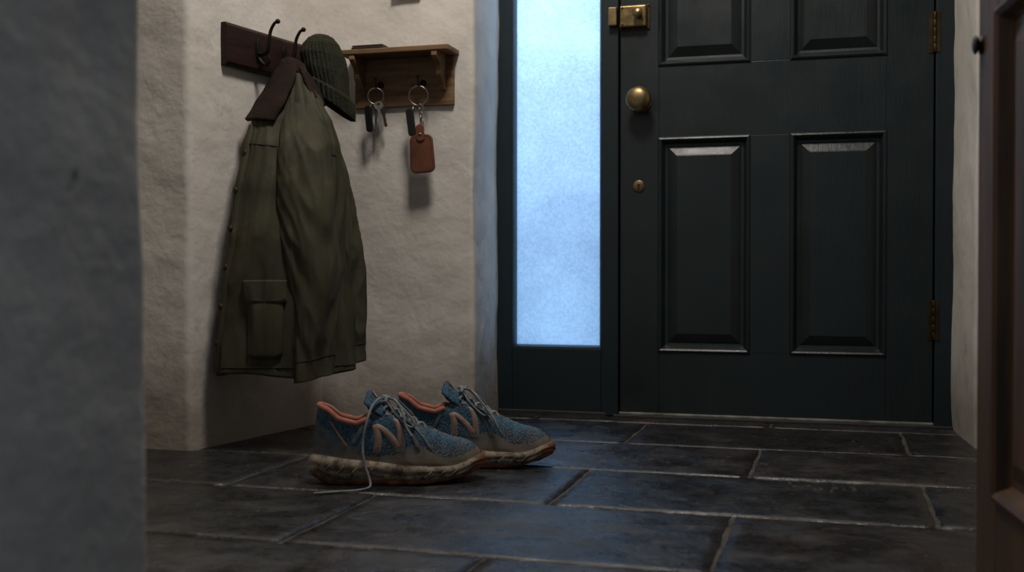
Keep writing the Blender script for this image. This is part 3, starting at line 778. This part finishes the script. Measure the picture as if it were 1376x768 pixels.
    k=Vector((.140,mir*.005,.160))
    tube('lace_knot',[k+Vector((0,.012,-.004)),k+Vector((.004,.004,.003)),k+Vector((-.003,-.002,.005)),k+Vector((.003,-.007,.002)),k+Vector((0,-.014,-.005))],.0045,M['lace'],E)
    for sd in (1,-1):
        tube('lace_loop',[k,k+Vector((.012,sd*.014,.004)),k+Vector((.032,sd*.030,-.012)),k+Vector((.056,sd*.040,-.040)),k+Vector((.048,sd*.042,-.050)),k+Vector((.020,sd*.028,-.026)),k+Vector((.002,sd*.006,.000))],.0028,M['lace'],E,n=8,flat=.7)
    if loose:
        tube('lace_tail',[k,k+Vector((-.010,-.020,.004)),k+Vector((-.024,-.040,-.008)),k+Vector((-.034,-.058,-.035)),Vector((.098,-.068,.080)),Vector((.102,-.076,.045)),Vector((.112,-.084,.014)),Vector((.110,-.096,.004)),Vector((.086,-.112,.002)),Vector((.050,-.120,.002)),Vector((.010,-.132,.002))],.0027,M['lace'],E,n=8,seg=8,flat=.8)
        tube('lace_tail_short',[k,k+Vector((.018,-.022,.002)),k+Vector((.034,-.040,-.020)),k+Vector((.040,-.052,-.046)),k+Vector((.052,-.058,-.066))],.0027,M['lace'],E,n=8)
    else:
        tube('lace_tail',[k,k+Vector((.020,-.024,.002)),k+Vector((.046,-.040,-.026)),k+Vector((.066,-.054,-.052)),k+Vector((.078,-.060,-.076))],.0027,M['lace'],E,n=8)
    return E
def off(cx,cy,rot):
    return (cx-math.cos(rot)*LS/2, cy-math.sin(rot)*LS/2, .0)
r1=math.radians(22); shoe('running_shoe',off(-.825,-1.072,r1),r1,-1,True)
r2=math.radians(19); shoe('running_shoe.001',off(-.735,-.872,r2),r2,1,False)

# ------------------------------------------------------------------ interior panelled door, open, right
idr=empty('door_2')
fe=Vector((.177,-1.58,0)); hg=Vector((.272,-2.42,0)); u=(hg-fe).normalized()
nrm=Vector((u.y,-u.x,0))
if nrm.x>0: nrm=-nrm
Wd=(hg-fe).length
def D(s,o,z): return fe+u*s+nrm*o+Vector((0,0,z))
def dbox(nm,bl,m,bev=.003):
    V=[];F=[]
    for (s0,s1,o0,o1,z0,z1) in bl:
        n=len(V); V+=[D(s0,o0,z0),D(s1,o0,z0),D(s1,o1,z0),D(s0,o1,z0),D(s0,o0,z1),D(s1,o0,z1),D(s1,o1,z1),D(s0,o1,z1)]
        F+=[(n,n+3,n+2,n+1),(n+4,n+5,n+6,n+7),(n,n+1,n+5,n+4),(n+1,n+2,n+6,n+5),(n+2,n+3,n+7,n+6),(n+3,n,n+4,n+7)]
    return mk(nm,V,F,m,idr,False,bevel=bev)
st=.095
dbox('stiles_and_rails',[(0,st,-.036,0,.008,1.97),(Wd-st,Wd,-.036,0,.008,1.97),(st,Wd-st,-.036,0,.008,.135),(st,Wd-st,-.036,0,.73,.88),(st,Wd-st,-.036,0,1.87,1.97),
      (Wd/2-.045,Wd/2+.045,-.036,0,.135,1.87)],M['intdoor'])
V=[];F=[]
for (sa,sb) in ((st,Wd/2-.045),(Wd/2+.045,Wd-st)):
    for (za,zb) in ((.135,.73),(.88,1.87)):
        rings=[(-.002,.0),(.002,.005),(.008,.007),(.014,.003),(.020,-.008),(.024,-.012),(.034,-.012),(.055,-.006)]
        n=len(V)
        for ins,o in rings: V+=[D(sa+ins,o,za+ins),D(sb-ins,o,za+ins),D(sb-ins,o,zb-ins),D(sa+ins,o,zb-ins)]
        for i in range(len(rings)-1):
            for k in range(4): F.append((n+i*4+k,n+i*4+(k+1)%4,n+(i+1)*4+(k+1)%4,n+(i+1)*4+k))
        e=n+(len(rings)-1)*4; F.append((e,e+1,e+2,e+3))
mk('panels',V,F,M['intdoor'],idr,False)
lathe('iron_knob',[(.012,0),(.012,.002),(.007,.003),(.007,.005),(.011,.006),(.012,.008),(.009,.010),(0,.011)],M['black'],D(.016,0,.700),nrm,24,idr)

pf=empty('picture_frame')
boxes('frame_moulding',[(-1.13,-1.05,YB-.016,YB,1.136,1.150),(-1.13,-1.115,YB-.016,YB,1.150,1.28),(-1.065,-1.05,YB-.016,YB,1.150,1.28),(-1.13,-1.05,YB-.016,YB,1.265,1.28)],M['darkwood'],pf,.002)
boxes('print',[(-1.12,-1.06,YB-.008,YB-.002,1.145,1.27)],M['ceiling'],pf,None)

# ------------------------------------------------------------------ lights
def area(name,loc,target,size,size_y,power,col):
    l=bpy.data.lights.new(name,'AREA'); l.shape='RECTANGLE'; l.size=size; l.size_y=size_y; l.energy=power; l.color=col
    o=bpy.data.objects.new(name,l); o.location=loc; d=Vector(target)-Vector(loc); o.rotation_euler=d.to_track_quat('-Z','Y').to_euler(); COL.objects.link(o); return o
area('ceiling_light',(-.55,-1.22,2.33),(-.85,-.6,0.5),.34,.34,26,(1,.925,.845))
area('overcast_sky_light',(-.77,.80,1.75),(-.77,.02,1.1),.8,.7,23,(.66,.82,1))
w=bpy.data.worlds.new('dusk'); sc.world=w; w.use_nodes=True
bg=w.node_tree.nodes['Background']; bg.inputs[0].default_value=(.42,.53,.67,1); bg.inputs[1].default_value=.37

# ------------------------------------------------------------------ camera
cam=bpy.data.cameras.new('camera'); co=bpy.data.objects.new('camera',cam); COL.objects.link(co)
co.location=(0,-3.126,.415); cam.sensor_width=36; cam.lens=1500/1376*36
co.rotation_euler=(math.radians(90-.84),0,math.radians(16.1))
cam.clip_start=.02
cam.dof.use_dof=True; cam.dof.focus_distance=2.45; cam.dof.aperture_fstop=4.5
sc.camera=co
